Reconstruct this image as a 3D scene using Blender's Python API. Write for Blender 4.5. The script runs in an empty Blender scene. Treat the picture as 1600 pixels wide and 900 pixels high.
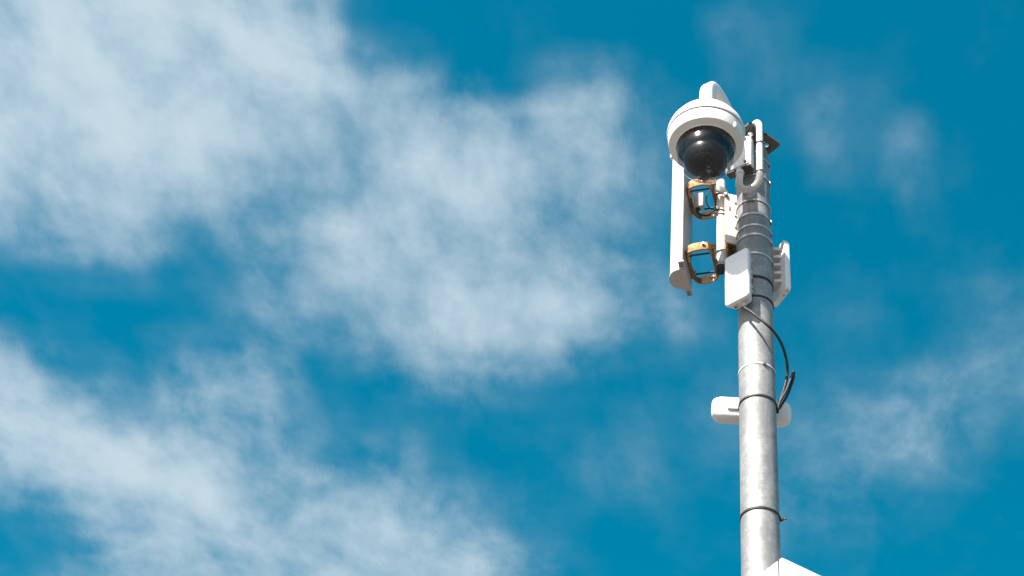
import bpy, bmesh, math, random
from mathutils import Vector, Matrix
R = math.radians
random.seed(4)
scene = bpy.context.scene
COL = scene.collection

# ------------------------------------------------------------------ camera
cam_data = bpy.data.cameras.new('camera')
cam = bpy.data.objects.new('camera', cam_data)
COL.objects.link(cam)
scene.camera = cam
cam_data.sensor_width = 36.0
cam_data.lens = 67.5
cam_data.clip_start = 0.05
cam_data.clip_end = 3000.0
cam.matrix_world = Matrix(((0.99185813, 0.02122957, 0.12556574, 0.0),
                           (0.10384615, -0.70555695, -0.70100312, -4.5),
                           (0.07371179, 0.70833516, -0.70201701, 1.6),
                           (0, 0, 0, 1)))

# ------------------------------------------------------------------ exposure
scene.view_settings.view_transform = 'Standard'
scene.view_settings.look = 'None'
scene.view_settings.gamma = 1.0
scene.view_settings.use_curve_mapping = False
scene.view_settings.exposure = 1.2
scene.cycles.max_bounces = 8
scene.cycles.transparent_max_bounces = 12
scene.cycles.use_denoising = True

# ------------------------------------------------------------------ sun and sky
SUN_EL = 49.0
SUN_AZ = 31.0        # degrees to the left of straight behind the camera
sun_dir = Vector((-math.sin(R(SUN_AZ)) * math.cos(R(SUN_EL)), -math.cos(R(SUN_AZ)) * math.cos(R(SUN_EL)), math.sin(R(SUN_EL))))
sd = bpy.data.lights.new('sun', 'SUN')
sd.energy = 5.0
sd.angle = R(0.5)
sd.color = (1.0, 0.935, 0.85)
sun = bpy.data.objects.new('sun', sd)
COL.objects.link(sun)
sun.location = (-4, -8, 14)
sun.rotation_euler = sun_dir.to_track_quat('Z', 'Y').to_euler()

world = bpy.data.worlds.new('World')
scene.world = world
world.use_nodes = True
wt = world.node_tree
wt.nodes.clear()


class NT:
    """small helper for building node trees"""
    def __init__(self, tree):
        self.t = tree

    def n(self, kind, **kw):
        nd = self.t.nodes.new(kind)
        for k, v in kw.items():
            setattr(nd, k, v)
        return nd

    def l(self, a, b):
        self.t.links.new(a, b)

    def put(self, sock, v):
        if hasattr(v, 'is_output'):
            self.l(v, sock)
        else:
            sock.default_value = v

    def math(self, op, a, b=None, c=None, clamp=False):
        nd = self.n('ShaderNodeMath', operation=op, use_clamp=clamp)
        self.put(nd.inputs[0], a)
        if b is not None:
            self.put(nd.inputs[1], b)
        if c is not None:
            self.put(nd.inputs[2], c)
        return nd.outputs[0]

    def vmath(self, op, a, b=None):
        nd = self.n('ShaderNodeVectorMath', operation=op)
        self.put(nd.inputs[0], a)
        if b is not None:
            self.put(nd.inputs[1], b)
        return nd

    def smooth(self, v, lo, hi, t0=0.0, t1=1.0):
        nd = self.n('ShaderNodeMapRange', interpolation_type='SMOOTHSTEP')
        self.put(nd.inputs['Value'], v)
        nd.inputs['From Min'].default_value = lo
        nd.inputs['From Max'].default_value = hi
        nd.inputs['To Min'].default_value = t0
        nd.inputs['To Max'].default_value = t1
        return nd.outputs[0]

    def noise(self, vec, scale, detail=4.0, rough=0.5, dist=0.0, dims='3D'):
        nd = self.n('ShaderNodeTexNoise', noise_dimensions=dims)
        if vec is not None:
            self.l(vec, nd.inputs['Vector'])
        nd.inputs['Scale'].default_value = scale
        nd.inputs['Detail'].default_value = detail
        nd.inputs['Roughness'].default_value = rough
        nd.inputs['Distortion'].default_value = dist
        return nd

    def mix(self, fac, a, b, blend='MIX'):
        nd = self.n('ShaderNodeMix', data_type='RGBA', blend_type=blend)
        self.put(nd.inputs['Factor'], fac)
        self.put(nd.inputs[6], a)
        self.put(nd.inputs[7], b)
        return nd.outputs[2]


W = NT(wt)
w_out = W.n('ShaderNodeOutputWorld')
w_bg = W.n('ShaderNodeBackground')
w_bg.inputs['Strength'].default_value = 0.1
W.l(w_bg.outputs[0], w_out.inputs['Surface'])
sky = W.n('ShaderNodeTexSky', sky_type='NISHITA')
sky.sun_disc = False
sky.sun_elevation = R(SUN_EL)
sky.sun_rotation = math.atan2(sun_dir.x, sun_dir.y)
sky.altitude = 200.0
sky.air_density = 1.0
sky.dust_density = 3.0
sky.ozone_density = 1.5
hsv = W.n('ShaderNodeHueSaturation')           # the deep teal of this sky
hsv.inputs['Hue'].default_value = 0.461
hsv.inputs['Saturation'].default_value = 1.62
hsv.inputs['Value'].default_value = 0.725
W.l(sky.outputs[0], hsv.inputs['Color'])
blue = hsv.outputs[0]

# clouds: a broken layer, laid out on the flat plane of the layer (direction / its height)
tc = W.n('ShaderNodeTexCoord')
sep = W.n('ShaderNodeSeparateXYZ')
W.l(tc.outputs['Generated'], sep.inputs[0])
zz = W.math('MAXIMUM', sep.outputs[2], 0.06)
cu = W.math('DIVIDE', sep.outputs[0], zz)
cv = W.math('DIVIDE', sep.outputs[1], zz)
cmb = W.n('ShaderNodeCombineXYZ')
W.l(cu, cmb.inputs[0])
W.l(cv, cmb.inputs[1])
plane = cmb.outputs[0]
puff = W.n('ShaderNodeMapping')
W.l(plane, puff.inputs[0])
puff.inputs['Rotation'].default_value = (0, 0, R(-18))
puff.inputs['Scale'].default_value = (1.0, 0.66, 1.0)
# swirl the layer a little so that every edge is ragged
wn = W.noise(puff.outputs[0], 9.0, 1.0, 0.5)
wsub = W.vmath('SUBTRACT', wn.outputs['Color'], (0.5, 0.5, 0.5))
wscl = W.vmath('SCALE', wsub.outputs[0])
wscl.inputs['Scale'].default_value = 0.06
wadd = W.vmath('ADD', plane, wscl.outputs[0])
warped = wadd.outputs[0]
# how thick the layer is, row by row across the plane (00 = clear, 99 = thick)
COVER = [
    '67 67 68 68 68 53 53 53 67 74 84 87 87 75 36 04 00 00 00 00 00 00 00 00 00 00 00 07 06 01 00 01',
    '70 70 70 70 66 63 62 62 78 82 84 71 78 74 32 04 00 00 00 00 00 00 00 01 00 00 00 06 06 01 00 00',
    '70 70 70 70 77 76 76 77 87 89 79 57 78 77 61 24 08 03 01 00 00 00 04 13 07 01 00 03 05 01 00 00',
    '68 68 68 69 79 79 79 81 83 88 78 67 59 71 73 47 43 21 03 12 22 08 02 09 10 06 02 00 04 00 00 00',
    '62 62 62 76 77 77 74 68 66 81 81 76 59 54 47 48 60 49 37 44 43 18 05 03 08 16 07 02 00 00 00 00',
    '52 52 53 72 72 72 66 68 60 72 73 57 46 28 32 54 65 61 56 52 44 19 07 03 05 16 09 16 03 00 00 00',
    '42 42 45 47 49 49 50 62 63 57 47 39 32 25 32 57 63 53 46 35 30 19 08 02 01 08 08 17 04 00 00 00',
    '34 34 14 15 15 18 29 36 40 37 19 28 40 53 58 62 57 48 37 37 30 18 08 00 00 00 05 06 02 00 00 00',
    '29 27 02 02 03 04 09 10 11 05 09 26 43 53 59 59 56 49 49 51 36 23 09 00 01 00 01 02 03 04 02 02',
    '29 09 06 06 06 04 01 01 01 01 12 25 39 39 47 58 62 65 67 60 40 29 11 03 02 03 04 04 08 12 08 07',
    '32 25 25 25 24 09 02 03 13 14 18 20 19 21 39 58 61 63 63 48 33 24 10 05 04 08 07 04 09 18 14 13',
    '41 46 46 45 43 19 08 11 23 35 29 20 03 10 25 44 47 39 32 18 11 10 07 05 04 05 06 05 13 20 20 20',
    '56 56 56 57 57 38 22 15 33 51 42 20 03 03 08 24 24 09 04 03 04 06 12 09 06 07 11 18 21 20 18 18',
    '56 56 56 62 71 62 40 24 42 50 39 17 06 06 08 06 05 01 03 04 07 09 15 14 08 11 21 33 31 18 12 11',
    '50 50 52 64 80 79 60 50 55 52 37 20 12 16 16 03 02 03 06 12 13 10 13 12 11 15 24 30 27 13 06 05',
    '37 37 41 58 77 79 74 73 73 59 41 30 21 25 22 10 08 07 06 12 14 07 08 08 16 21 22 18 16 07 02 02',
    '17 17 22 36 52 57 61 73 79 60 41 31 33 40 34 25 15 09 05 08 09 04 04 05 18 23 18 09 05 04 00 00',
    '04 04 07 17 31 42 50 64 71 57 42 38 48 53 44 36 24 12 04 03 03 02 01 02 17 19 12 05 04 03 00 00',
    '00 01 04 11 30 43 48 53 59 56 50 52 58 60 50 46 35 16 03 01 02 01 00 01 12 10 08 02 03 03 00 00',
    '00 00 04 17 37 44 47 50 57 56 55 57 62 62 55 51 41 22 05 01 01 00 00 00 05 04 03 01 01 01 00 00',
    '00 01 07 25 40 43 47 49 57 57 57 58 63 61 57 53 43 24 05 01 00 00 00 00 03 03 02 00 00 00 00 00']
CU0, CU1, CV0, CDV = -0.70, 0.23, 0.70, 0.034
wsep = W.n('ShaderNodeSeparateXYZ')
W.l(warped, wsep.inputs[0])
uu = W.math('MULTIPLY_ADD', wsep.outputs[0], 1.0 / (CU1 - CU0), -CU0 / (CU1 - CU0))
acc = 0.0
for i_, row in enumerate(COVER):
    vals = [int(q) / 100.0 for q in row.split()]
    rp = W.n('ShaderNodeValToRGB')
    rp.color_ramp.interpolation = 'EASE'
    el = rp.color_ramp.elements
    el[0].position, el[1].position = 0.0, 1.0
    for k in range(1, 31):
        el.new(k / 31.0)
    for k in range(32):
        el[k].color = (vals[k],) * 3 + (1.0,)
    W.l(uu, rp.inputs[0])
    dv = W.math('ABSOLUTE', W.math('MULTIPLY_ADD', wsep.outputs[1], 1.0 / CDV, -(CV0 + CDV * i_) / CDV))
    hat = W.smooth(dv, 0.0, 1.0, 1.0, 0.0)
    acc = W.math('MULTIPLY_ADD', rp.outputs[0], hat, acc)
# beyond the part of the layer laid out above the same kind of broken cloud goes on
far_n = W.noise(warped, 2.6, 2.0, 0.5)
far_c = W.smooth(far_n.outputs['Fac'], 0.47, 0.80, 0.0, 0.8)
fd = W.n('ShaderNodeMapping', vector_type='TEXTURE')
W.l(plane, fd.inputs['Vector'])
fd.inputs['Location'].default_value = (-0.235, 1.04, 0)
fd.inputs['Scale'].default_value = (0.52, 0.40, 1)
fl = W.vmath('LENGTH', fd.outputs[0])
out_mask = W.smooth(fl.outputs['Value'], 1.0, 1.35)
mx = W.n('ShaderNodeMix', data_type='FLOAT')
W.l(out_mask, mx.inputs[0])
W.l(acc, mx.inputs[2])
W.l(far_c, mx.inputs[3])
acc = mx.outputs[0]
# wisps and fluff, strongest where the layer is thin
f1 = W.noise(puff.outputs[0], 15.0, 12.0, 0.585, 0.2)
f2 = W.noise(puff.outputs[0], 55.0, 9.0, 0.60)
fl1 = W.math('SUBTRACT', f1.outputs['Fac'], 0.5)
fl2 = W.math('SUBTRACT', f2.outputs['Fac'], 0.5)
gate = W.smooth(acc, 0.0, 0.30, 0.12, 0.62)
fluff = W.math('MULTIPLY', W.math('MULTIPLY_ADD', fl2, 0.36, W.math('MULTIPLY', fl1, 1.75)), gate)
dens = W.math('ADD', acc, fluff)
dens = W.smooth(dens, -0.06, 1.0, -0.014, 1.0)
dens = W.math('MAXIMUM', dens, 0.0)
CLOUD = (2.55, 3.12, 3.50, 1.0)
sky_col = W.mix(dens, blue, CLOUD)
W.l(sky_col, w_bg.inputs['Color'])


# ------------------------------------------------------------------ materials
def new_mat(name):
    m = bpy.data.materials.new(name)
    m.use_nodes = True
    t = NT(m.node_tree)
    b = m.node_tree.nodes['Principled BSDF']
    return m, t, b


def obj_vec(t, scale=(1, 1, 1)):
    c = t.n('ShaderNodeTexCoord')
    mp = t.n('ShaderNodeMapping')
    mp.inputs['Scale'].default_value = scale
    t.l(c.outputs['Object'], mp.inputs[0])
    return mp.outputs[0]


def mat_simple(name, col, rough=0.45, metal=0.0, dirt=0.15, dirt_scale=25.0, dirt_col=None, bump=0.0, streak=False):
    m, t, b = new_mat(name)
    v = obj_vec(t, (1, 1, 0.18) if streak else (1, 1, 1))
    nz = t.noise(v, dirt_scale, 6.0, 0.62)
    dc = dirt_col or tuple(c * 0.62 for c in col)
    f = t.smooth(nz.outputs['Fac'], 0.42, 0.78, 0.0, dirt * 2.0)
    colr = t.mix(f, (*col, 1), (*dc, 1))
    t.l(colr, b.inputs['Base Color'])
    nz2 = t.noise(v, dirt_scale * 2.3, 4.0, 0.6)
    r = t.smooth(nz2.outputs['Fac'], 0.3, 0.7, max(0.03, rough - 0.08), min(1.0, rough + 0.1))
    t.l(r, b.inputs['Roughness'])
    b.inputs['Metallic'].default_value = metal
    if bump:
        bp = t.n('ShaderNodeBump')
        bp.inputs['Strength'].default_value = bump
        bp.inputs['Distance'].default_value = 0.001
        t.l(nz2.outputs['Fac'], bp.inputs['Height'])
        t.l(bp.outputs[0], b.inputs['Normal'])
    return m


M = {}
M['white'] = mat_simple('white_enamel', (0.80, 0.795, 0.78), 0.38, 0, 0.10, 14.0, (0.55, 0.52, 0.46), streak=True)
M['white_plastic'] = mat_simple('white_plastic', (0.80, 0.79, 0.775), 0.42, 0, 0.08, 22.0, (0.6, 0.57, 0.52))
M['white_weathered'] = mat_simple('weathered_white_paint', (0.78, 0.77, 0.74), 0.5, 0, 0.2, 18.0, (0.48, 0.36, 0.2), streak=True)
M['grey_plastic'] = mat_simple('pale_grey_plastic', (0.60, 0.595, 0.58), 0.5, 0, 0.2, 30.0)
M['hose'] = mat_simple('pale_grey_hose', (0.66, 0.65, 0.63), 0.5, 0, 0.12, 40.0)
M['cap'] = mat_simple('grey_cap_plastic', (0.47, 0.45, 0.43), 0.6, 0, 0.12, 60.0)
M['alu'] = mat_simple('brushed_aluminium', (0.40, 0.40, 0.40), 0.5, 0.3, 0.35, 12.0, (0.24, 0.24, 0.24), streak=True)
M['zinc'] = mat_simple('zinc_plate', (0.50, 0.50, 0.49), 0.5, 0.5, 0.3, 60.0)
M['band'] = mat_simple('stainless_band', (0.62, 0.62, 0.61), 0.34, 0.7, 0.2, 40.0)
M['plate'] = mat_simple('weathered_steel_plate', (0.14, 0.134, 0.128), 0.6, 0.3, 0.4, 25.0, (0.08, 0.072, 0.066), bump=0.3)
M['black'] = mat_simple('black_rubber', (0.016, 0.016, 0.018), 0.6, 0, 0.2, 50.0, (0.05, 0.05, 0.05))
M['black_satin'] = mat_simple('satin_black', (0.012, 0.012, 0.014), 0.28, 0, 0.2, 50.0, (0.03, 0.03, 0.03))
M['gasket'] = mat_simple('dark_gasket', (0.05, 0.05, 0.05), 0.6)
M['bolt'] = mat_simple('dull_bolt_steel', (0.36, 0.35, 0.33), 0.45, 0.7, 0.4, 90.0, (0.16, 0.11, 0.07))
M['slot'] = mat_simple('slot_black', (0.03, 0.03, 0.03), 0.8)


def rusty():
    m, t, b = new_mat('rusty_orange_paint')
    v = obj_vec(t)
    n1 = t.noise(v, 26.0, 8.0, 0.65)
    n2 = t.noise(v, 95.0, 6.0, 0.6)
    n3 = t.noise(v, 11.0, 3.0, 0.5)
    c = t.mix(t.smooth(n1.outputs['Fac'], 0.40, 0.66), (0.60, 0.31, 0.085, 1), (0.30, 0.11, 0.025, 1))
    c = t.mix(t.smooth(n3.outputs['Fac'], 0.52, 0.72, 0, 0.8), c, (0.72, 0.50, 0.28, 1))
    c = t.mix(t.smooth(n2.outputs['Fac'], 0.52, 0.68, 0, 0.9), c, (0.075, 0.032, 0.015, 1))
    t.l(c, b.inputs['Base Color'])
    b.inputs['Roughness'].default_value = 0.7
    bp = t.n('ShaderNodeBump')
    bp.inputs['Strength'].default_value = 0.4
    bp.inputs['Distance'].default_value = 0.001
    t.l(n2.outputs['Fac'], bp.inputs['Height'])
    t.l(bp.outputs[0], b.inputs['Normal'])
    return m


M['rust'] = rusty()
M['rust_brown'] = mat_simple('brown_rusted_steel', (0.30, 0.145, 0.045), 0.75, 0, 0.4, 60.0, (0.05, 0.024, 0.012), bump=0.4)
M['rust_pale'] = mat_simple('sunlit_orange_paint', (0.74, 0.50, 0.26), 0.6, 0, 0.25, 50.0, (0.42, 0.18, 0.05))  # orange paint lightened to imitate the sunlit face of the back bar


def galvanised():
    m, t, b = new_mat('galvanised_steel')
    v = obj_vec(t)
    vs = obj_vec(t, (1, 1, 0.10))
    spangle = t.n('ShaderNodeTexVoronoi')
    spangle.inputs['Scale'].default_value = 80.0
    t.l(v, spangle.inputs['Vector'])
    blot = t.noise(v, 13.0, 7.0, 0.66)
    streak = t.noise(vs, 55.0, 5.0, 0.6)
    fine = t.noise(v, 150.0, 4.0, 0.65)
    c = t.mix(t.smooth(blot.outputs['Fac'], 0.40, 0.62), (0.335, 0.333, 0.325, 1), (0.215, 0.222, 0.226, 1))
    c = t.mix(t.smooth(streak.outputs['Fac'], 0.52, 0.74, 0, 0.45), c, (0.45, 0.445, 0.43, 1))
    c = t.mix(t.smooth(fine.outputs['Fac'], 0.53, 0.66, 0, 0.6), c, (0.15, 0.152, 0.155, 1))
    sc = t.n('ShaderNodeSeparateColor')
    t.l(spangle.outputs['Color'], sc.inputs[0])
    c = t.mix(t.smooth(sc.outputs[0], 0.35, 0.95, 0.0, 0.42), c, (0.20, 0.205, 0.21, 1))
    t.l(c, b.inputs['Base Color'])
    b.inputs['Metallic'].default_value = 0.25
    t.l(t.smooth(blot.outputs['Fac'], 0.3, 0.7, 0.46, 0.66), b.inputs['Roughness'])
    bp = t.n('ShaderNodeBump')
    bp.inputs['Strength'].default_value = 0.25
    bp.inputs['Distance'].default_value = 0.001
    t.l(fine.outputs['Fac'], bp.inputs['Height'])
    t.l(bp.outputs[0], b.inputs['Normal'])
    return m


M['galv'] = galvanised()


def clear_dome():
    """thin clear acrylic: slightly smoked pass-through, mirror-like skin, a trace of dust haze"""
    m, t, b = new_mat('clear_acrylic_dome')
    m.node_tree.nodes.remove(b)
    out = m.node_tree.nodes['Material Output']
    tr = t.n('ShaderNodeBsdfTransparent')
    tr.inputs['Color'].default_value = (0.72, 0.74, 0.76, 1)
    gl = t.n('ShaderNodeBsdfGlossy')
    gl.inputs['Roughness'].default_value = 0.16
    df = t.n('ShaderNodeBsdfDiffuse')
    df.inputs['Color'].default_value = (0.6, 0.6, 0.58, 1)
    fr = t.n('ShaderNodeFresnel')
    geo = t.n('ShaderNodeNewGeometry')          # a thin shell: the same reflectance from both sides
    ior = t.n('ShaderNodeMapRange')
    t.l(geo.outputs['Backfacing'], ior.inputs['Value'])
    ior.inputs['To Min'].default_value = 1.5
    ior.inputs['To Max'].default_value = 1.0 / 1.5
    t.l(ior.outputs[0], fr.inputs['IOR'])
    v = obj_vec(t)
    nz = t.noise(v, 45.0, 7.0, 0.7)
    vs = t.n('ShaderNodeMapping')               # thin pale streaks painted for scratches and broken reflections
    vs.inputs['Rotation'].default_value = (0.5, 0.35, 0.8)
    vs.inputs['Scale'].default_value = (9, 150, 150)
    t.l(v, vs.inputs[0])
    scr = t.noise(vs.outputs[0], 1.0, 3.0, 0.5)
    dust = t.math('ADD', t.smooth(nz.outputs['Fac'], 0.5, 0.85, 0.004, 0.05), t.smooth(scr.outputs['Fac'], 0.68, 0.76, 0.0, 0.10))  # dust, with the painted streaks added
    mx1 = t.n('ShaderNodeMixShader')
    t.l(dust, mx1.inputs[0])
    t.l(tr.outputs[0], mx1.inputs[1])
    t.l(df.outputs[0], mx1.inputs[2])
    mx2 = t.n('ShaderNodeMixShader')
    t.l(fr.outputs[0], mx2.inputs[0])
    t.l(mx1.outputs[0], mx2.inputs[1])
    t.l(gl.outputs[0], mx2.inputs[2])
    t.l(mx2.outputs[0], out.inputs['Surface'])
    return m


M['dome'] = clear_dome()
M['lens'] = mat_simple('lens_glass', (0.01, 0.012, 0.02), 0.08)


def paving():
    m, t, b = new_mat('concrete_paving')
    c = t.n('ShaderNodeTexCoord')
    br = t.n('ShaderNodeTexBrick')
    br.offset = 0.5
    br.inputs['Scale'].default_value = 1.0
    br.inputs['Mortar Size'].default_value = 0.006
    br.inputs['Brick Width'].default_value = 0.6
    br.inputs['Row Height'].default_value = 0.4
    br.inputs['Color1'].default_value = (0.100, 0.088, 0.076, 1)
    br.inputs['Color2'].default_value = (0.088, 0.078, 0.068, 1)
    br.inputs['Mortar'].default_value = (0.06, 0.056, 0.05, 1)
    t.l(c.outputs['Object'], br.inputs['Vector'])
    nz = t.noise(c.outputs['Object'], 0.7, 8.0, 0.65)
    colr = t.mix(t.smooth(nz.outputs['Fac'], 0.35, 0.75, 0, 0.45), br.outputs['Color'], (0.07, 0.062, 0.054, 1))
    t.l(colr, b.inputs['Base Color'])
    b.inputs['Roughness'].default_value = 0.85
    return m


M['paving'] = paving()


# ------------------------------------------------------------------ mesh helpers
def link(name, bm, mat, parent=None, smooth=True, angle=35.0, loc=None):
    me = bpy.data.meshes.new(name)
    bmesh.ops.recalc_face_normals(bm, faces=bm.faces)
    if smooth:
        for f in bm.faces:
            f.smooth = True
        lim = R(angle)
        for e in bm.edges:
            if len(e.link_faces) == 2 and e.calc_face_angle(0.0) > lim:
                e.smooth = False
    bm.to_mesh(me)
    bm.free()
    if isinstance(mat, str):
        mat = M[mat]
    me.materials.append(mat)
    o = bpy.data.objects.new(name, me)
    COL.objects.link(o)
    if parent is not None:
        o.parent = parent
    if loc is not None:
        o.location = loc
    return o


def thing(name, label, cat, loc=(0, 0, 0), rotz=0.0, group=None):
    o = bpy.data.objects.new(name, None)
    o.empty_display_size = 0.05
    COL.objects.link(o)
    o.location = loc
    o.rotation_euler = (0, 0, rotz)
    tag(o, label, cat, group)
    return o


def tag(o, label, cat, group=None):
    o['label'] = label
    o['category'] = cat
    if group:
        o['group'] = group
    return o


def bm_box(c, s, rot=None, bevel=0.0, seg=2, bm=None):
    b2 = bmesh.new()
    bmesh.ops.create_cube(b2, size=1.0)
    for v in b2.verts:
        v.co = Vector((v.co.x * s[0], v.co.y * s[1], v.co.z * s[2]))
    if bevel:
        bmesh.ops.bevel(b2, geom=b2.edges[:], offset=bevel, segments=seg, profile=0.5, affect='EDGES')
    mt = Matrix.Translation(Vector(c))
    if rot is not None:
        mt = mt @ rot
    bmesh.ops.transform(b2, matrix=mt, verts=b2.verts)
    return join(bm, b2)


def join(bm, b2):
    if bm is None:
        return b2
    vm = {v: bm.verts.new(v.co) for v in b2.verts}
    for f in b2.faces:
        try:
            bm.faces.new([vm[v] for v in f.verts])
        except ValueError:
            pass
    b2.free()
    return bm


def bm_lathe(profile, seg=64, c=(0, 0, 0), closed=False, bm=None):
    """profile: list of (radius, z); radius 0 closes on the axis"""
    b2 = bmesh.new()
    rings = []
    for r, z in profile:
        if r < 1e-6:
            rings.append([b2.verts.new((c[0], c[1], c[2] + z))])
        else:
            rings.append([b2.verts.new((c[0] + r * math.cos(2 * math.pi * k / seg), c[1] + r * math.sin(2 * math.pi * k / seg), c[2] + z)) for k in range(seg)])
    pairs = list(zip(rings[:-1], rings[1:]))
    if closed:
        pairs.append((rings[-1], rings[0]))
    for a, b in pairs:
        for k in range(seg):
            k2 = (k + 1) % seg
            if len(a) == 1 and len(b) == 1:
                continue
            if len(a) == 1:
                b2.faces.new((a[0], b[k], b[k2]))
            elif len(b) == 1:
                b2.faces.new((a[k], a[k2], b[0]))
            else:
                b2.faces.new((a[k], a[k2], b[k2], b[k]))
    return join(bm, b2)


def catmull(pts, n=8):
    P = [Vector(p) for p in pts]
    P = [P[0] * 2 - P[1]] + P + [P[-1] * 2 - P[-2]]
    out = []
    for i in range(1, len(P) - 2):
        for k in range(n):
            t = k / n
            a, b, c, d = P[i - 1], P[i], P[i + 1], P[i + 2]
            out.append(0.5 * ((2 * b) + (c - a) * t + (2 * a - 5 * b + 4 * c - d) * t * t + (3 * b - a - 3 * c + d) * t ** 3))
    out.append(P[-2])
    return out


def bm_sweep(path, section, up=Vector((0, 0, 1)), close=False, scale=None, bm=None):
    """sweep a closed 2-D section [(a, b)] along a path; parallel-transported frame"""
    b2 = bmesh.new()
    path = [Vector(p) for p in path]
    n = len(path)
    rings = []
    prev_n = None
    for i in range(n):
        if close:
            t = (path[(i + 1) % n] - path[i - 1]).normalized()
        else:
            t = (path[min(i + 1, n - 1)] - path[max(i - 1, 0)]).normalized()
        if prev_n is None:
            a = up.cross(t)
            if a.length < 1e-4:
                a = Vector((1, 0, 0)).cross(t)
            nn = a.normalized()
        else:
            nn = (prev_n - t * prev_n.dot(t)).normalized()
        prev_n = nn
        bb = t.cross(nn)
        s = 1.0 if scale is None else scale(i / max(1, n - 1))
        rings.append([b2.verts.new(path[i] + nn * (x * s) + bb * (y * s)) for x, y in section])
    m = len(section)
    cnt = n if close else n - 1
    for i in range(cnt):
        a, b = rings[i], rings[(i + 1) % n]
        for k in range(m):
            b2.faces.new((a[k], a[(k + 1) % m], b[(k + 1) % m], b[k]))
    if not close:
        b2.faces.new(rings[0][::-1])
        b2.faces.new(rings[-1])
    return join(bm, b2)


def circ(r, n=12):
    return [(r * math.cos(2 * math.pi * k / n), r * math.sin(2 * math.pi * k / n)) for k in range(n)]


def rrect(w, h, r, n=4):
    out = []
    for cx, cy, a0 in ((w / 2 - r, h / 2 - r, 0), (-w / 2 + r, h / 2 - r, 90), (-w / 2 + r, -h / 2 + r, 180), (w / 2 - r, -h / 2 + r, 270)):
        for k in range(n + 1):
            a = R(a0 + 90 * k / n)
            out.append((cx + r * math.cos(a), cy + r * math.sin(a)))
    return out


def bm_prism(poly, z0, z1, bevel=0.0, seg=2, bm=None):
    """vertical prism over a plan polygon"""
    b2 = bmesh.new()
    lo = [b2.verts.new((x, y, z0)) for x, y in poly]
    hi = [b2.verts.new((x, y, z1)) for x, y in poly]
    n = len(poly)
    f0 = b2.faces.new(lo[::-1])
    f1 = b2.faces.new(hi)
    for k in range(n):
        b2.faces.new((lo[k], lo[(k + 1) % n], hi[(k + 1) % n], hi[k]))
    if bevel:
        ed = [e for e in b2.edges if e in f0.edges or e in f1.edges] if False else list(set(f0.edges) | set(f1.edges))
        bmesh.ops.bevel(b2, geom=ed, offset=bevel, segments=seg, profile=0.5, affect='EDGES')
    return join(bm, b2)


def bm_hex(c, r, h, axis='y', bm=None, n=6):
    """hexagonal bolt head with a washer under it"""
    b2 = bm_lathe([(0, 0), (r * 1.35, 0), (r * 1.35, h * 0.25), (r * 1.0, h * 0.25)], 20)
    b3 = bm_lathe([(0, h * 0.25), (r, h * 0.25), (r, h * 0.85), (r * 0.82, h), (0, h)], n)
    b2 = join(b2, b3)
    rot = {'z': Matrix.Identity(4), 'y': Matrix.Rotation(R(90), 4, 'X'), 'x': Matrix.Rotation(R(90), 4, 'Y'), '-z': Matrix.Rotation(R(180), 4, 'X'), '-x': Matrix.Rotation(R(-90), 4, 'Y')}[axis]
    bmesh.ops.transform(b2, matrix=Matrix.Translation(Vector(c)) @ rot, verts=b2.verts)
    return join(bm, b2)


# ================================================================== setting: ground
g = bmesh.new()
bmesh.ops.create_grid(g, x_segments=8, y_segments=8, size=1200.0)
ground = link('ground', g, 'paving', smooth=False)
ground['kind'] = 'structure'

# ================================================================== pole
PR = 0.057
pole = thing('galvanised_pole', 'tall round galvanised steel pole carrying all the equipment', 'pole', (0, 0, 0))
link('shaft', bm_lathe([(PR, 0.02)] + [(PR, 0.02 + 6.723 * k / 12) for k in range(1, 13)], 72), 'galv', pole)
link('base_flange', bm_box((0, 0, 0.012), (0.30, 0.30, 0.02), bevel=0.003), 'galv', pole)
for sx in (-1, 1):
    for sy in (-1, 1):
        link('anchor_bolt', bm_hex((sx * 0.115, sy * 0.115, 0.022), 0.014, 0.02, 'z'), 'bolt', pole)
# square cap plate turned a corner to the front, a drilled hole near each corner
pl = bmesh.new()
half = 0.0745
hr = 0.0095
for qx in (-1, 1):
    for qy in (-1, 1):
        cx, cy = qx * half / 2, qy * half / 2
        per = []
        for k in range(32):
            a = 2 * math.pi * (k + 0.5) / 32
            ca, sa_ = math.cos(a), math.sin(a)
            mx = max(abs(ca), abs(sa_))
            per.append((cx + ca / mx * half / 2, cy + sa_ / mx * half / 2, cx + hr * ca, cy + hr * sa_))
        for z in (0.0, 0.008):
            ov = [pl.verts.new((p[0], p[1], z)) for p in per]
            iv = [pl.verts.new((p[2], p[3], z)) for p in per]
            for k in range(32):
                pl.faces.new((ov[k], ov[(k + 1) % 32], iv[(k + 1) % 32], iv[k]))
            if z == 0.0:
                lo_i, lo_o = iv, ov
            else:
                for k in range(32):
                    pl.faces.new((lo_i[k], lo_i[(k + 1) % 32], iv[(k + 1) % 32], iv[k]))
                    a0, a1 = per[k], per[(k + 1) % 32]
                    k2 = (k + 1) % 32
                    onx = abs(abs(a0[0]) - half) < 1e-4 and abs(abs(a1[0]) - half) < 1e-4 and a0[0] * qx > 0
                    ony = abs(abs(a0[1]) - half) < 1e-4 and abs(abs(a1[1]) - half) < 1e-4
                    if onx or ony:
                        pl.faces.new((lo_o[k], lo_o[k2], ov[k2], ov[k]))
        # the corner triangle missed by the radial fan
        for z in (0.0, 0.008):
            pass
cap = link('cap_plate', pl, 'plate', pole, smooth=False)
cap.location = (-0.004, -0.043, 6.744)
cap.rotation_euler = (0, 0, R(44.5))


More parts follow.
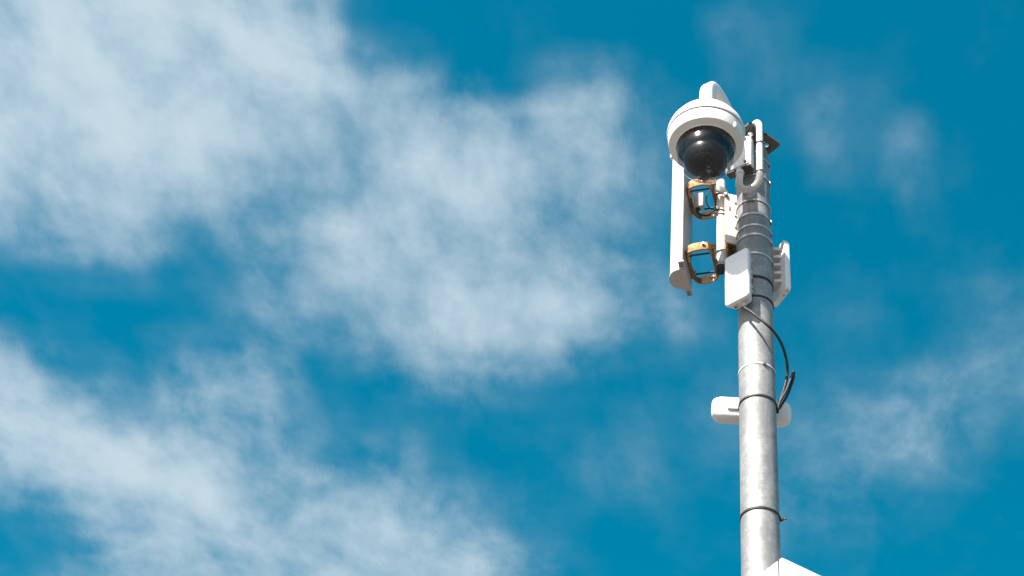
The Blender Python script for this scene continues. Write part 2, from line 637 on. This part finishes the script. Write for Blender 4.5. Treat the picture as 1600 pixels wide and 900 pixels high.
# ================================================================== straps round the pole
def band(name, label, cat, z, width, thick, mat, group, buckle_az=None, buckle=None, tilt=0.0, rr=PR + 0.0006):
    t = thing(name, label, cat, (0, 0, z), 0, group)
    t.rotation_euler = (R(tilt), 0, 0)
    h = width / 2
    e = min(0.0012, h * 0.4)
    prof = [(rr, -h + e), (rr + thick * 0.6, -h), (rr + thick, -h + e), (rr + thick, h - e), (rr + thick * 0.6, h), (rr, h - e)]
    link('strap', bm_lathe(prof, 72, closed=True), mat, t)
    if buckle_az is not None:
        a = R(buckle_az)      # 0 = front, positive to the right
        d = Vector((math.sin(a), -math.cos(a), 0))
        rot = Matrix.Rotation(a, 4, 'Z')
        if buckle == 'screw':
            b = bm_box(d * (rr + 0.005), (0.020, 0.008, width * 1.5), rot, 0.0015)
            link('clamp_housing', b, mat, t)
            s = bm_lathe([(0, -0.014), (0.0042, -0.014), (0.0042, 0.014), (0.003, 0.0165), (0, 0.0165)], 10)
            bmesh.ops.transform(s, matrix=Matrix.Translation(d * (rr + 0.0085)) @ rot @ Matrix.Rotation(R(90), 4, 'Y'), verts=s.verts)
            link('screw', s, 'bolt', t)
        elif buckle == 'clip':
            link('buckle', bm_box(d * (rr + 0.003), (0.012, 0.005, width * 1.45), rot, 0.001), 'bolt', t)
            link('tail', bm_box(d * (rr + 0.0045) + Vector((0.0, 0, -0.004)), (0.010, 0.0012, width * 0.9), rot @ Matrix.Rotation(R(12), 4, 'X'), 0.0003), 'bolt', t)
        elif buckle == 'tie':
            link('tie_head', bm_box(d * (rr + 0.0055), (0.010, 0.009, 0.012), rot, 0.0015), mat, t)
            link('tail', bm_box(d * (rr + 0.014), (0.0035, 0.014, 0.006), rot, 0.0006), mat, t)
    return t


SB = 'steel bands clamped round the pole'
BT = 'black cable ties round the pole'
band('steel_band', 'uppermost steel band around the pole beneath its square cap plate', 'band', 6.672, 0.0100, 0.0024, 'band', SB, 78, 'clip')
band('steel_band', 'second steel band from the pole top behind the corrugated hose loop', 'band', 6.578, 0.0100, 0.0024, 'band', SB, 78, 'clip')
band('steel_band', 'steel band with a worm screw clamp at the front of the pole', 'band', 6.449, 0.0095, 0.0024, 'band', SB, -10, 'screw')
band('steel_band', 'steel band just below the one with the worm screw clamp', 'band', 6.382, 0.0095, 0.0024, 'band', SB, 80, 'clip')
band('steel_band', 'steel band level with the lowest hook of the white pipe bracket', 'band', 6.325, 0.0095, 0.0024, 'band', SB, 82, 'clip')
band('steel_band', 'steel band round the pole just above the two flat white radios', 'band', 6.280, 0.0105, 0.0026, 'band', SB, 80, 'clip')
band('steel_band', 'steel band running behind the upper half of the front white radio', 'band', 6.190, 0.0095, 0.0024, 'band', SB, 84, 'clip')
band('cable_tie', 'thick black tie round the pole behind the middle of the front white radio', 'cable tie', 6.079, 0.010, 0.0026, 'black', BT, 88, None)
band('cable_tie', 'black tie round the pole behind the bottom of the front white radio', 'cable tie', 5.991, 0.0075, 0.0022, 'black', BT, 88, None)
band('steel_band', 'thin pale band with a small buckle where the cable shadow ends', 'band', 5.696, 0.006, 0.0014, 'white_plastic', SB, 24, 'clip')
band('cable_tie', 'black tie round the pole in front of the white access point', 'cable tie', 5.562, 0.0085, 0.0022, 'black', BT, None, None)
band('cable_tie', 'lowest black tie on the pole with its locking head at the right', 'cable tie', 5.124, 0.0085, 0.0022, 'black', BT, 88, 'tie')

# ================================================================== dome camera
CAM_AZ = 28.0
DL = 0.324
SEAM = 6.522
dc = thing('dome_camera', 'white security dome camera hung from a curved arm beside the pole top', 'camera', (0, 0, SEAM), R(-CAM_AZ))
DX, DY = 0.0, -DL
ax = (DX, DY, 0)
link('upper_housing', bm_lathe([(0.122, 0.0), (0.1300, 0.001), (0.1310, 0.006), (0.1290, 0.018), (0.1225, 0.038), (0.1060, 0.066), (0.0820, 0.097),
                                (0.0620, 0.119), (0.0470, 0.133), (0.0350, 0.144), (0.0280, 0.154), (0.0240, 0.168), (0.0, 0.168)], 96, ax), 'white', dc, angle=30)
link('gasket', bm_lathe([(0.118, -0.006), (0.1262, -0.006), (0.1262, 0.003), (0.120, 0.003)], 96, ax, closed=True), 'gasket', dc)
sk = link('lower_ring', bm_lathe([(0.118, -0.0040), (0.1265, -0.0045), (0.1280, -0.0065), (0.1272, -0.022), (0.1248, -0.046), (0.1238, -0.0515), (0.1215, -0.0535), (0.1050, -0.0570),
                                  (0.1018, -0.0595), (0.1010, -0.0635), (0.0985, -0.0640), (0.0967, -0.0620), (0.0967, -0.045), (0.110, -0.030)], 96, ax, closed=True), 'white', dc, angle=30)
for az in (80.0, -85.0, 197.0):
    a = R(az)
    d = Vector((math.sin(a), -math.cos(a), 0))
    rot = Matrix.Rotation(a, 4, 'Z')
    lt = link('latch', bm_box(Vector(ax) + d * 0.1255 + Vector((0, 0, -0.043)), (0.013, 0.010, 0.026), rot, 0.0035, 3), 'white', sk)
# the clear cover: short cylinder then hemisphere
prof = [(0.0962, -0.046), (0.0960, -0.066), (0.0955, -0.092)]
for k in range(1, 25):
    a = R(90 * k / 24)
    prof.append((0.0955 * math.cos(a) if k < 24 else 0.0, -0.096 - 0.0955 * math.sin(a)))
link('dome_cover', bm_lathe(prof, 96, ax), 'dome', dc, angle=80)
# what is inside it
link('inner_tray', bm_lathe([(0.0, -0.040), (0.0945, -0.040), (0.0945, -0.060), (0.078, -0.066), (0.070, -0.052), (0.0, -0.052)], 64, ax), 'black_satin', dc, angle=30)
ball = []
for k in range(0, 21):
    a = R(-48 + 138 * k / 20)
    ball.append((0.074 * math.cos(a) if k < 20 else 0.0, -0.114 - 0.074 * math.sin(a)))
cb = link('camera_ball', bm_lathe(ball, 64, ax), 'black_satin', dc, angle=60)
# camera window looking forward and down: ring, recessed lens, small lamps
vd = Vector((0.16, -0.38, -0.91)).normalized()
rq = vd.to_track_quat('Z', 'Y').to_matrix().to_4x4()
base = Vector((DX, DY, -0.114))
b = bm_lathe([(0.0390, 0.0610), (0.0400, 0.0635), (0.0388, 0.0645), (0.0372, 0.0645), (0.0370, 0.0610)], 48, closed=True)
bmesh.ops.transform(b, matrix=Matrix.Translation(base) @ rq, verts=b.verts)
link('lens_ring', b, 'gasket', cb)
b = bm_lathe([(0.0, 0.0780), (0.010, 0.0770), (0.022, 0.0735), (0.0310, 0.0690), (0.0345, 0.0655)], 40)
bmesh.ops.transform(b, matrix=Matrix.Translation(base) @ rq, verts=b.verts)
link('lens', b, 'lens', cb)
# curved arm
path = catmull([(0, DY + 0.006, 0.130), (0, DY + 0.009, 0.200), (0, DY + 0.014, 0.248), (0, DY + 0.032, 0.278), (0, DY + 0.066, 0.286), (0, DY + 0.114, 0.272), (0, DY + 0.162, 0.238), (0, DY + 0.198, 0.188), (0, DY + 0.224, 0.135)], 7)
link('arm', bm_sweep(path, rrect(0.046, 0.050, 0.013), up=Vector((1, 0, 0))) if False else bm_sweep(path, rrect(0.050, 0.046, 0.013), up=Vector((0, 1, 0))), 'white', dc, angle=40)
# wall box strapped to the pole
bx = link('mounting_box', bm_box((0, -0.0925, 0.120), (0.100, 0.025, 0.150), bevel=0.004), 'white', dc)
link('cover_plate', bm_box((0, -0.1080, 0.120), (0.086, 0.007, 0.140), bevel=0.002), 'white', bx)
for sx in (-1, 1):
    for sz in (0.062, 0.178):
        link('cover_bolt', bm_hex((sx * 0.032, -0.1112, sz), 0.0055, 0.007, 'y'), 'bolt', bx)
link('pole_saddle', bm_box((0, -0.069, 0.120), (0.070, 0.026, 0.135), bevel=0.002), 'plate', dc)
link('dark_underplate', bm_box((0, -0.0935, 0.0435), (0.092, 0.028, 0.006), bevel=0.001), 'gasket', bx)  # dark plate across the underside of the mounting box

# ================================================================== hose
HO = (0.025, -0.124, 6.515)


def rel(pts, o):
    return [Vector(p) - Vector(o) for p in pts]


hose = thing('flexible_conduit', 'pale grey hose hooked over the cap plate and looping under the camera mount', 'hose', HO)
up_path = catmull(rel([(0.0245, -0.124, 6.505), (0.0255, -0.125, 6.58), (0.0265, -0.1265, 6.657), (0.0270, -0.1275, 6.720), (0.026, -0.125, 6.758), (0.018, -0.112, 6.785), (0.006, -0.094, 6.788), (-0.004, -0.078, 6.774), (-0.008, -0.070, 6.745)], HO), 8)
link('smooth_hose', bm_sweep(up_path, circ(0.0118, 16)), 'hose', hose, angle=60)
lp = catmull(rel([(0.0245, -0.124, 6.512), (0.0235, -0.122, 6.492), (0.0185, -0.118, 6.470), (0.0030, -0.112, 6.452), (-0.0200, -0.106, 6.446), (-0.0390, -0.099, 6.463), (-0.0460, -0.092, 6.497), (-0.0440, -0.088, 6.540), (-0.0430, -0.088, 6.570)], HO), 22)
link('corrugated_hose', bm_sweep(lp, circ(0.0113, 16), scale=lambda u: 1.0 + 0.17 * math.sin(u * 2 * math.pi * 27)), 'hose', hose, angle=80)
link('end_fitting', bm_lathe([(0, 0), (0.0150, 0), (0.0150, 0.012), (0.012, 0.014), (0.012, 0.024), (0, 0.024)], 8, (-0.043 - HO[0], -0.088 - HO[1], 6.545 - HO[2])), 'hose', hose)
for z, lab in ((6.657, 'small black tie round the upper end of the pale hose'), (6.512, 'small black tie where the pale hose turns corrugated')):
    t = thing('hose_tie', lab, 'cable tie', (0.0262 if z > 6.6 else 0.0246, -0.1262 if z > 6.6 else -0.124, z), 0, 'black ties on the pale hose')
    link('strap', bm_lathe([(0.0119, -0.0022), (0.0142, -0.0022), (0.0142, 0.0022), (0.0119, 0.0022)], 24, closed=True), 'black', t)
    link('tie_head', bm_box((0.014, -0.003, 0), (0.007, 0.006, 0.006), bevel=0.001), 'black', t)

# ================================================================== sector antenna
BK = Vector((0, 0.062, 0.066))       # antenna, its brackets and pipe sit level with the back of the pole
AO = Vector((-0.2235, -0.034, 6.097)) + BK
AR = math.atan2(-0.15, 1.0)       # local +x faces the pole, local +y runs back
ant = thing('sector_antenna', 'tall white rounded sector antenna hanging left of the pole', 'antenna', AO, AR)
AH = 0.64
dprof = [(-0.010, 0.046), (-0.013, 0.047)] + [(-0.014 - 0.044 * math.sin(R(180 * k / 20)), 0.047 * math.cos(R(180 * k / 20))) for k in range(0, 21)] + [(-0.013, -0.047), (-0.010, -0.046)]
link('radome', bm_prism(dprof, 0.006, AH, 0), 'white', ant, angle=30)
bp_ = link('back_plate', bm_box((-0.0045, 0, 0.006 + AH / 2), (0.0085, 0.160, AH - 0.006), bevel=0.002), 'alu', ant)
capoly = [(0.003, 0.083), (-0.017, 0.083), (-0.017, 0.0475)] + [(-0.017 - 0.0435 * math.sin(R(180 * k / 24)), 0.0480 * math.cos(R(180 * k / 24))) for k in range(1, 24)] + [(-0.017, -0.0475), (-0.017, -0.083), (0.003, -0.083)]
for z0, z1 in ((-0.003, 0.0055), (AH + 0.001, AH + 0.009)):
    c_ = link('end_cap', bm_prism(capoly, z0, z1, 0.001, 1), 'cap', ant, angle=30)
    if z0 < 0:
        for sy in (-1, 1):
            for k in range(3):
                link('slot', bm_box((-0.007, sy * (0.0605 + 0.0078 * k), -0.0032), (0.013 - 0.002 * (k == 0), 0.0028, 0.0012)), 'slot', c_)
            link('hole', bm_lathe([(0, -0.0006), (0.0016, -0.0006), (0.0016, 0.0006), (0, 0.0006)], 10, (-0.003, sy * 0.048, -0.0032)), 'slot', c_)
        for q in ((-0.020, -0.006), (-0.036, 0.0)):
            link('hole', bm_lathe([(0, -0.0006), (0.0016, -0.0006), (0.0016, 0.0006), (0, 0.0006)], 10, (q[0], q[1], -0.0032)), 'slot', c_)


# ================================================================== rusty antenna brackets
def antenna_bracket(label, loc, outer):
    t = thing('antenna_bracket', label, 'bracket', loc, AR, 'rusty orange antenna brackets')
    # local frame: x from antenna (0) to pipe (0.088), y front (-) to back (+)
    hgt = 0.035
    w, dpt = 0.086, 0.160
    y0, y1 = -dpt / 2, dpt / 2

    def strap(pts, th, h, nm, z=0.0, close=False):
        return link(nm, bm_sweep(catmull(pts, 6), rrect(th, h, min(th, h) * 0.28, 2)), M['rust'] if nm == 'front_arm' else M['rust_brown'], t, angle=40)
    # front bar, wraps round both front corners
    strap([(0.003, y0 + 0.050, 0), (0.003, y0 + 0.022, 0), (0.010, y0 + 0.006, 0), (0.026, y0, 0), (0.052, y0 - 0.002, 0), (0.070, y0 + 0.001, 0), (0.0825, y0 + 0.010, 0), (0.0840, y0 + 0.026, 0)], 0.0065, hgt, 'front_arm')
    # back bar
    strap([(0.003, y1 - 0.050, 0), (0.003, y1 - 0.026, 0), (0.012, y1 - 0.007, 0), (0.028, y1, 0), (0.054, y1, 0), (0.071, y1 - 0.006, 0), (0.0830, y1 - 0.018, 0), (0.0840, y1 - 0.032, 0)], 0.0055, hgt * 0.74, 'back_arm')
    # thin foot bolted on the antenna back and the thick jaw on the pipe side
    link('antenna_foot', bm_box((-0.0025, 0, 0), (0.0110, dpt - 0.062, hgt * 0.98), bevel=0.001), 'rust_brown', t)
    link('pipe_jaw', bm_box((0.0850, 0, 0), (0.011, dpt - 0.046, hgt * 0.86), bevel=0.003), 'rust_brown', t)
    link('jaw_tab', bm_box((0.0900, y0 + 0.012, 0.004), (0.022, 0.006, hgt * 0.6), bevel=0.0015), 'rust_brown', t)
    # loose strip on the back bar, its pale colour painting in sunlight
    link('clamp_strip', bm_box((0.048, y1 - 0.009, -0.003), (0.044, 0.006, 0.030), bevel=0.001), 'rust_pale', t)
    for yy, zz_ in ((y0 + 0.012, -0.024), (y1 - 0.024, 0.012)):
        b = bm_lathe([(0, -0.036), (0.0032, -0.036), (0.0032, 0.036), (0, 0.036)], 10)
        bmesh.ops.transform(b, matrix=Matrix.Translation((0.044, yy, zz_)) @ Matrix.Rotation(R(90), 4, 'Y'), verts=b.verts)
        link('threaded_rod', b, 'black', t)
    link('bolt', bm_hex((0.060, y0 - 0.005, 0.004), 0.0058, 0.008, 'y'), 'bolt', t)
    link('bolt', bm_hex((0.060, y1 - 0.0115, -0.002), 0.0042, 0.006, 'y'), 'bolt', t)
    for yy in (-0.035, 0.035):
        link('bolt', bm_hex((0.0065, yy, 0.004), 0.0052, 0.007, 'x'), 'bolt', t)
    if outer:
        link('outer_jaw', bm_sweep(catmull([(0.096, -0.044, 0), (0.112, -0.036, 0), (0.127, -0.012, 0), (0.128, 0.014, 0), (0.116, 0.040, 0), (0.098, 0.050, 0)], 6), rrect(0.005, 0.034, 0.0014, 2)), 'zinc', t, angle=40)
    return t


BRX = AO + Vector((0.0080, 0.022, 0))
antenna_bracket('rusty orange bracket clamping the lower end of the white antenna', (BRX.x, BRX.y, 6.180 + BK.z), False)
antenna_bracket('rusty orange bracket just under the dome camera holding the antenna', (BRX.x, BRX.y, 6.500 + BK.z), True)

# ================================================================== antenna pipe
PX, PY = -0.1105, -0.030 + BK.y
pipe = thing('antenna_pipe', 'short white upright pipe with a black bottom cap beside the pole', 'pipe', (PX, PY, 6.130 + BK.z))
link('tube', bm_lathe([(0.0, 0.004), (0.0160, 0.004), (0.0160, 0.445), (0.014, 0.447), (0, 0.447)], 32), 'white_weathered', pipe)
link('end_cap', bm_lathe([(0.0, -0.001), (0.0155, -0.001), (0.0172, 0.001), (0.0172, 0.020), (0.0161, 0.020)], 32), 'black', pipe)
for z, mt in ((0.030, 'zinc'),):
    link('clamp_ring', bm_lathe([(0.0162, z - 0.004), (0.0178, z - 0.004), (0.0178, z + 0.004), (0.0162, z + 0.004)], 32, closed=True), mt, pipe)
for z in (0.085, 0.372):
    up = [(0.024, -0.017, z), (0.0, -0.0185, z), (-0.0135, -0.0135, z), (-0.0185, 0, z), (-0.0135, 0.0135, z), (0, 0.0185, z), (0.020, 0.0175, z)]
    link('u_bolt', bm_sweep(catmull(up, 6), circ(0.0026, 8)), 'bolt', pipe)
for z, lab in ((6.417, 'upper of two thin black ties round the short white pipe'), (6.398, 'lower of two thin black ties round the short white pipe')):
    t = thing('pipe_tie', lab, 'cable tie', (PX, PY, z + BK.z), 0, 'thin black ties on the white pipe')
    t.rotation_euler = (0, R(7), 0)
    link('strap', bm_lathe([(0.0166, -0.0016), (0.0186, -0.0016), (0.0186, 0.0016), (0.0166, 0.0016)], 24, closed=True), 'black', t)

# ================================================================== pipe bracket on the pole
pb = thing('pipe_bracket', 'white channel bracket with rusty lower end strapped to the left of the pole', 'bracket', (-0.075, -0.03 + 0.05, 6.245 + 0.054))
PBO = Vector((-0.075, -0.03, 0))     # plan drawn about this point


def plan_strip(p, q, th, z0, z1):
    p, q = Vector((*p, 0)) - PBO, Vector((*q, 0)) - PBO
    d = (q - p).normalized()
    nrm = Vector((-d.y, d.x, 0)) * th / 2
    return bm_prism([(v.x, v.y) for v in (p + nrm, q + nrm, q - nrm, p - nrm)], z0, z1, 0.0006, 1)


link('web', plan_strip((-0.097, -0.054), (-0.0545, -0.0395), 0.004, 0.0, 0.245), 'white_weathered', pb)
link('pipe_flange', plan_strip((-0.0925, -0.0505), (-0.0905, 0.016), 0.004, -0.018, 0.243), 'rust', pb)
link('back_flange', plan_strip((-0.0885, 0.0175), (-0.0575, 0.0235), 0.004, 0.0, 0.243), 'rust', pb)
link('lip', bm_box((-0.0765 - PBO.x, -0.0505 - PBO.y, 0.004), (0.034, 0.003, 0.010), Matrix.Rotation(math.atan2(0.0145, 0.0425), 4, 'Z'), 0.0008), 'white_weathered', pb)
for z in (0.204, 0.137, 0.080):
    hb = bm_box((-0.0585 - PBO.x, -0.0465 - PBO.y, z), (0.010, 0.005, 0.007), None, 0.001)
    hb = bm_box((-0.0632 - PBO.x, -0.0480 - PBO.y, z + 0.005), (0.003, 0.006, 0.014), None, 0.0007, bm=hb)
    link('hook', hb, 'bolt', pb)
link('bolt', bm_hex((-0.0935 - PBO.x, -0.0555 - PBO.y, 0.232), 0.0072, 0.010, 'y'), 'bolt', pb)
link('rust_stain_plate', bm_box((-0.0800 - PBO.x, -0.0512 - PBO.y, 0.170), (0.006, 0.002, 0.020), Matrix.Rotation(math.atan2(0.0145, 0.0425), 4, 'Z'), 0.0004), 'rust', pb)


# ================================================================== flat radios
def radio(label, theta, w, h, d_back, thick, z0, saddles, ex=0.0, taper=0.0):
    t = thing('wireless_radio', label, 'radio', (0, 0, z0), theta, 'flat white radios on the pole')
    yc = -(d_back + thick / 2)
    bm = bmesh.new()
    sec = rrect(w, h, 0.011, 5)
    # rounded slab: inset rings give soft front edges
    rings = []
    lay = ((-d_back, taper), (-d_back - 0.004, taper * 0.8), (-d_back - thick + 0.009, 0.0), (-d_back - thick + 0.0022, 0.0018), (-d_back - thick, 0.0065))
    for yy, ins in lay:
        sx, sz = (w - 2 * ins) / w, (h - 2 * min(ins, 0.0065)) / h
        rings.append([bm.verts.new((ex + x * sx, yy, h / 2 + z * sz)) for x, z in sec])
    for a, b in zip(rings[:-1], rings[1:]):
        for k in range(len(sec)):
            bm.faces.new((a[k], a[(k + 1) % len(sec)], b[(k + 1) % len(sec)], b[k]))
    bm.faces.new(rings[0][::-1])
    bm.faces.new(rings[-1])
    body = link('body', bm, 'white_plastic', t, angle=28)
    for z in saddles:
        sb = bm_box((ex, -(d_back - 0.006), z), (w * 0.66, 0.012, 0.012), None, 0.002)
        link('saddle_rib', sb, 'grey_plastic', t)
    return t, body


rad1, body1 = radio('flat white radio on the front of the pole with a black cable below', R(-35), 0.094, 0.222, 0.069, 0.040, 5.938, (0.085, 0.062, 0.150, 0.128), 0.002, 0.014)
for sx in (0,):
    link('cable_gland', bm_lathe([(0, 0.0), (0.0075, 0.0), (0.0075, -0.006), (0.0055, -0.009), (0.0055, -0.014), (0, -0.014)], 10, (0.016, -0.083, -0.0005)), 'grey_plastic', rad1)
link('port_cover', bm_box((-0.016, -0.086, -0.0004), (0.016, 0.014, 0.003), None, 0.0006), 'grey_plastic', rad1)
link('port_slot', bm_box((-0.016, -0.086, -0.0022), (0.009, 0.006, 0.001)), 'slot', rad1)
rad2, body2 = radio('flat white radio behind the right side of the pole, its back ribbed', R(120.0), 0.100, 0.232, 0.087, 0.022, 6.080, (), 0.0)
for k in range(5):
    z = 0.205 - 0.038 * k
    sec = [(-0.027, -0.0872), (-0.025, -0.076), (-0.016, -0.0622), (0, -0.0598), (0.016, -0.0622), (0.025, -0.076), (0.027, -0.0872)]
    link('saddle_rib', bm_prism(sec, z - 0.006, z + 0.006, 0.001, 1), 'grey_plastic', rad2)
for sx, sz in ((-0.040, 0), (-0.018, 0)):
    link('port_slot', bm_box((sx, -0.098, -0.0004), (0.009, 0.005, 0.002), None, 0.0004), 'cap', rad2)

# ================================================================== access point behind the pole
ap = thing('access_point', 'white rounded access point mounted crosswise behind the pole', 'access point', (-0.020, 0.090, 5.580), R(7))
bm = bmesh.new()
sec = rrect(0.250, 0.088, 0.030, 8)
rings = []
for yy, ins in ((-0.020, 0.013), (-0.0165, 0.005), (-0.009, 0.0), (0.012, 0.0), (0.024, 0.006), (0.028, 0.018)):
    rings.append([bm.verts.new((x * (0.250 - 2 * ins) / 0.250, yy, 0.044 + z * (0.088 - 2 * ins) / 0.088)) for x, z in sec])
for a, b in zip(rings[:-1], rings[1:]):
    for k in range(len(sec)):
        bm.faces.new((a[k], a[(k + 1) % len(sec)], b[(k + 1) % len(sec)], b[k]))
bm.faces.new(rings[0][::-1])
bm.faces.new(rings[-1])
link('body', bm, 'white_plastic', ap, angle=50)
link('mount_bracket', bm_box((-0.052, -0.0235, 0.036), (0.050, 0.008, 0.018), None, 0.0015), 'grey_plastic', ap)
link('pole_saddle', bm_box((0.020, -0.0275, 0.040), (0.060, 0.016, 0.036), None, 0.002), 'grey_plastic', ap)

# ================================================================== cables
def cable(name, label, parts, mat='black', group=None):
    o = parts[0][1][0]
    t = thing(name, label, 'cable', o, 0, group)
    for pn, pts, r in parts:
        link(pn, bm_sweep(catmull(rel(pts, o), 10), circ(r, 12)), mat, t, angle=70)
    return t


cable('radio_cable', 'black cable curving from the front radio to a folded loop at the lower tie',
      [('main_run', [(-0.0345, -0.0770, 5.928), (-0.032, -0.082, 5.910), (-0.012, -0.098, 5.876), (0.028, -0.105, 5.822), (0.058, -0.088, 5.795), (0.081, -0.058, 5.766), (0.0935, -0.025, 5.728), (0.094, 0.000, 5.697), (0.083, 0.006, 5.640), (0.064, 0.006, 5.574), (0.060, 0.008, 5.545)], 0.0046),
       ('folded_end', [(0.062, -0.006, 5.545), (0.068, -0.006, 5.575), (0.090, -0.004, 5.628), (0.109, -0.002, 5.690), (0.1145, 0.000, 5.708), (0.1150, 0.004, 5.700), (0.110, 0.006, 5.672), (0.090, 0.006, 5.610), (0.066, 0.006, 5.560)], 0.0042)])
cable('antenna_cable', 'thicker black cable drooping from the grey connector box to the white pipe',
      [('main_run', [(-0.196, 0.042, 6.518), (-0.192, 0.042, 6.501), (-0.178, 0.040, 6.484), (-0.155, 0.034, 6.474), (-0.135, 0.020, 6.478), (-0.125, 0.014, 6.486)], 0.0036)], group='thin black cables under the dome camera')
cable('antenna_cable', 'thin black wire bowing from the upper bracket towards the white pipe',
      [('main_run', [(-0.146, 0.002, 6.571), (-0.158, 0.000, 6.544), (-0.160, 0.004, 6.511), (-0.148, 0.012, 6.486), (-0.128, 0.014, 6.474), (-0.124, 0.013, 6.451), (-0.134, 0.012, 6.442), (-0.142, 0.012, 6.454), (-0.132, 0.012, 6.468)], 0.0018)], group='thin black cables under the dome camera')

cbx = thing('connector_box', 'small grey connector box inside the upper rusty bracket', 'box', (-0.187, 0.042, 6.518))
link('body', bm_box((0, 0, 0.036), (0.034, 0.024, 0.068), Matrix.Rotation(R(-8), 4, 'Z'), 0.003), 'cap', cbx)
link('plug', bm_lathe([(0, 0), (0.006, 0), (0.006, 0.010), (0, 0.010)], 12, (-0.003, 0, -0.008)), 'black', cbx)

# ================================================================== cabinet low on the pole
d1 = Vector((-0.62, 0.785, 0)).normalized()     # back
d2 = Vector((0.785, 0.62, 0)).normalized()      # along the door
CZ1 = 4.880
CH = 0.30
cab_o = Vector((0.0585, -0.142, CZ1 - CH))
cab = thing('equipment_cabinet', 'white box with a door seam clamped low on the pole', 'cabinet', cab_o, math.atan2(d2.y, d2.x))
cw, cdp = 0.26, 0.090
dth = 0.014
gapc = 0.007
link('body', bm_box((cw / 2, (dth + gapc + cdp) / 2, CH / 2), (cw, cdp - dth - gapc, CH), None, 0.0025), 'white', cab)
dr = link('door', bm_box((cw / 2, dth / 2, CH / 2), (cw, dth, CH), None, 0.0025), 'white', cab)
link('lock', bm_lathe([(0, 0), (0.009, 0), (0.009, 0.004), (0, 0.004)], 16, (cw - 0.03, -0.002, CH / 2)), 'bolt', dr)
link('seam_filler', bm_box((cw / 2, dth + gapc / 2, CH / 2), (cw - 0.004, gapc + 0.004, CH - 0.004)), 'gasket', cab)  # dark filler keeps the door gap dark where sun would light it
link('pole_clamp', bm_box((0.045, cdp + 0.005, CH / 2), (0.09, 0.012, 0.05), None, 0.002), 'zinc', cab)
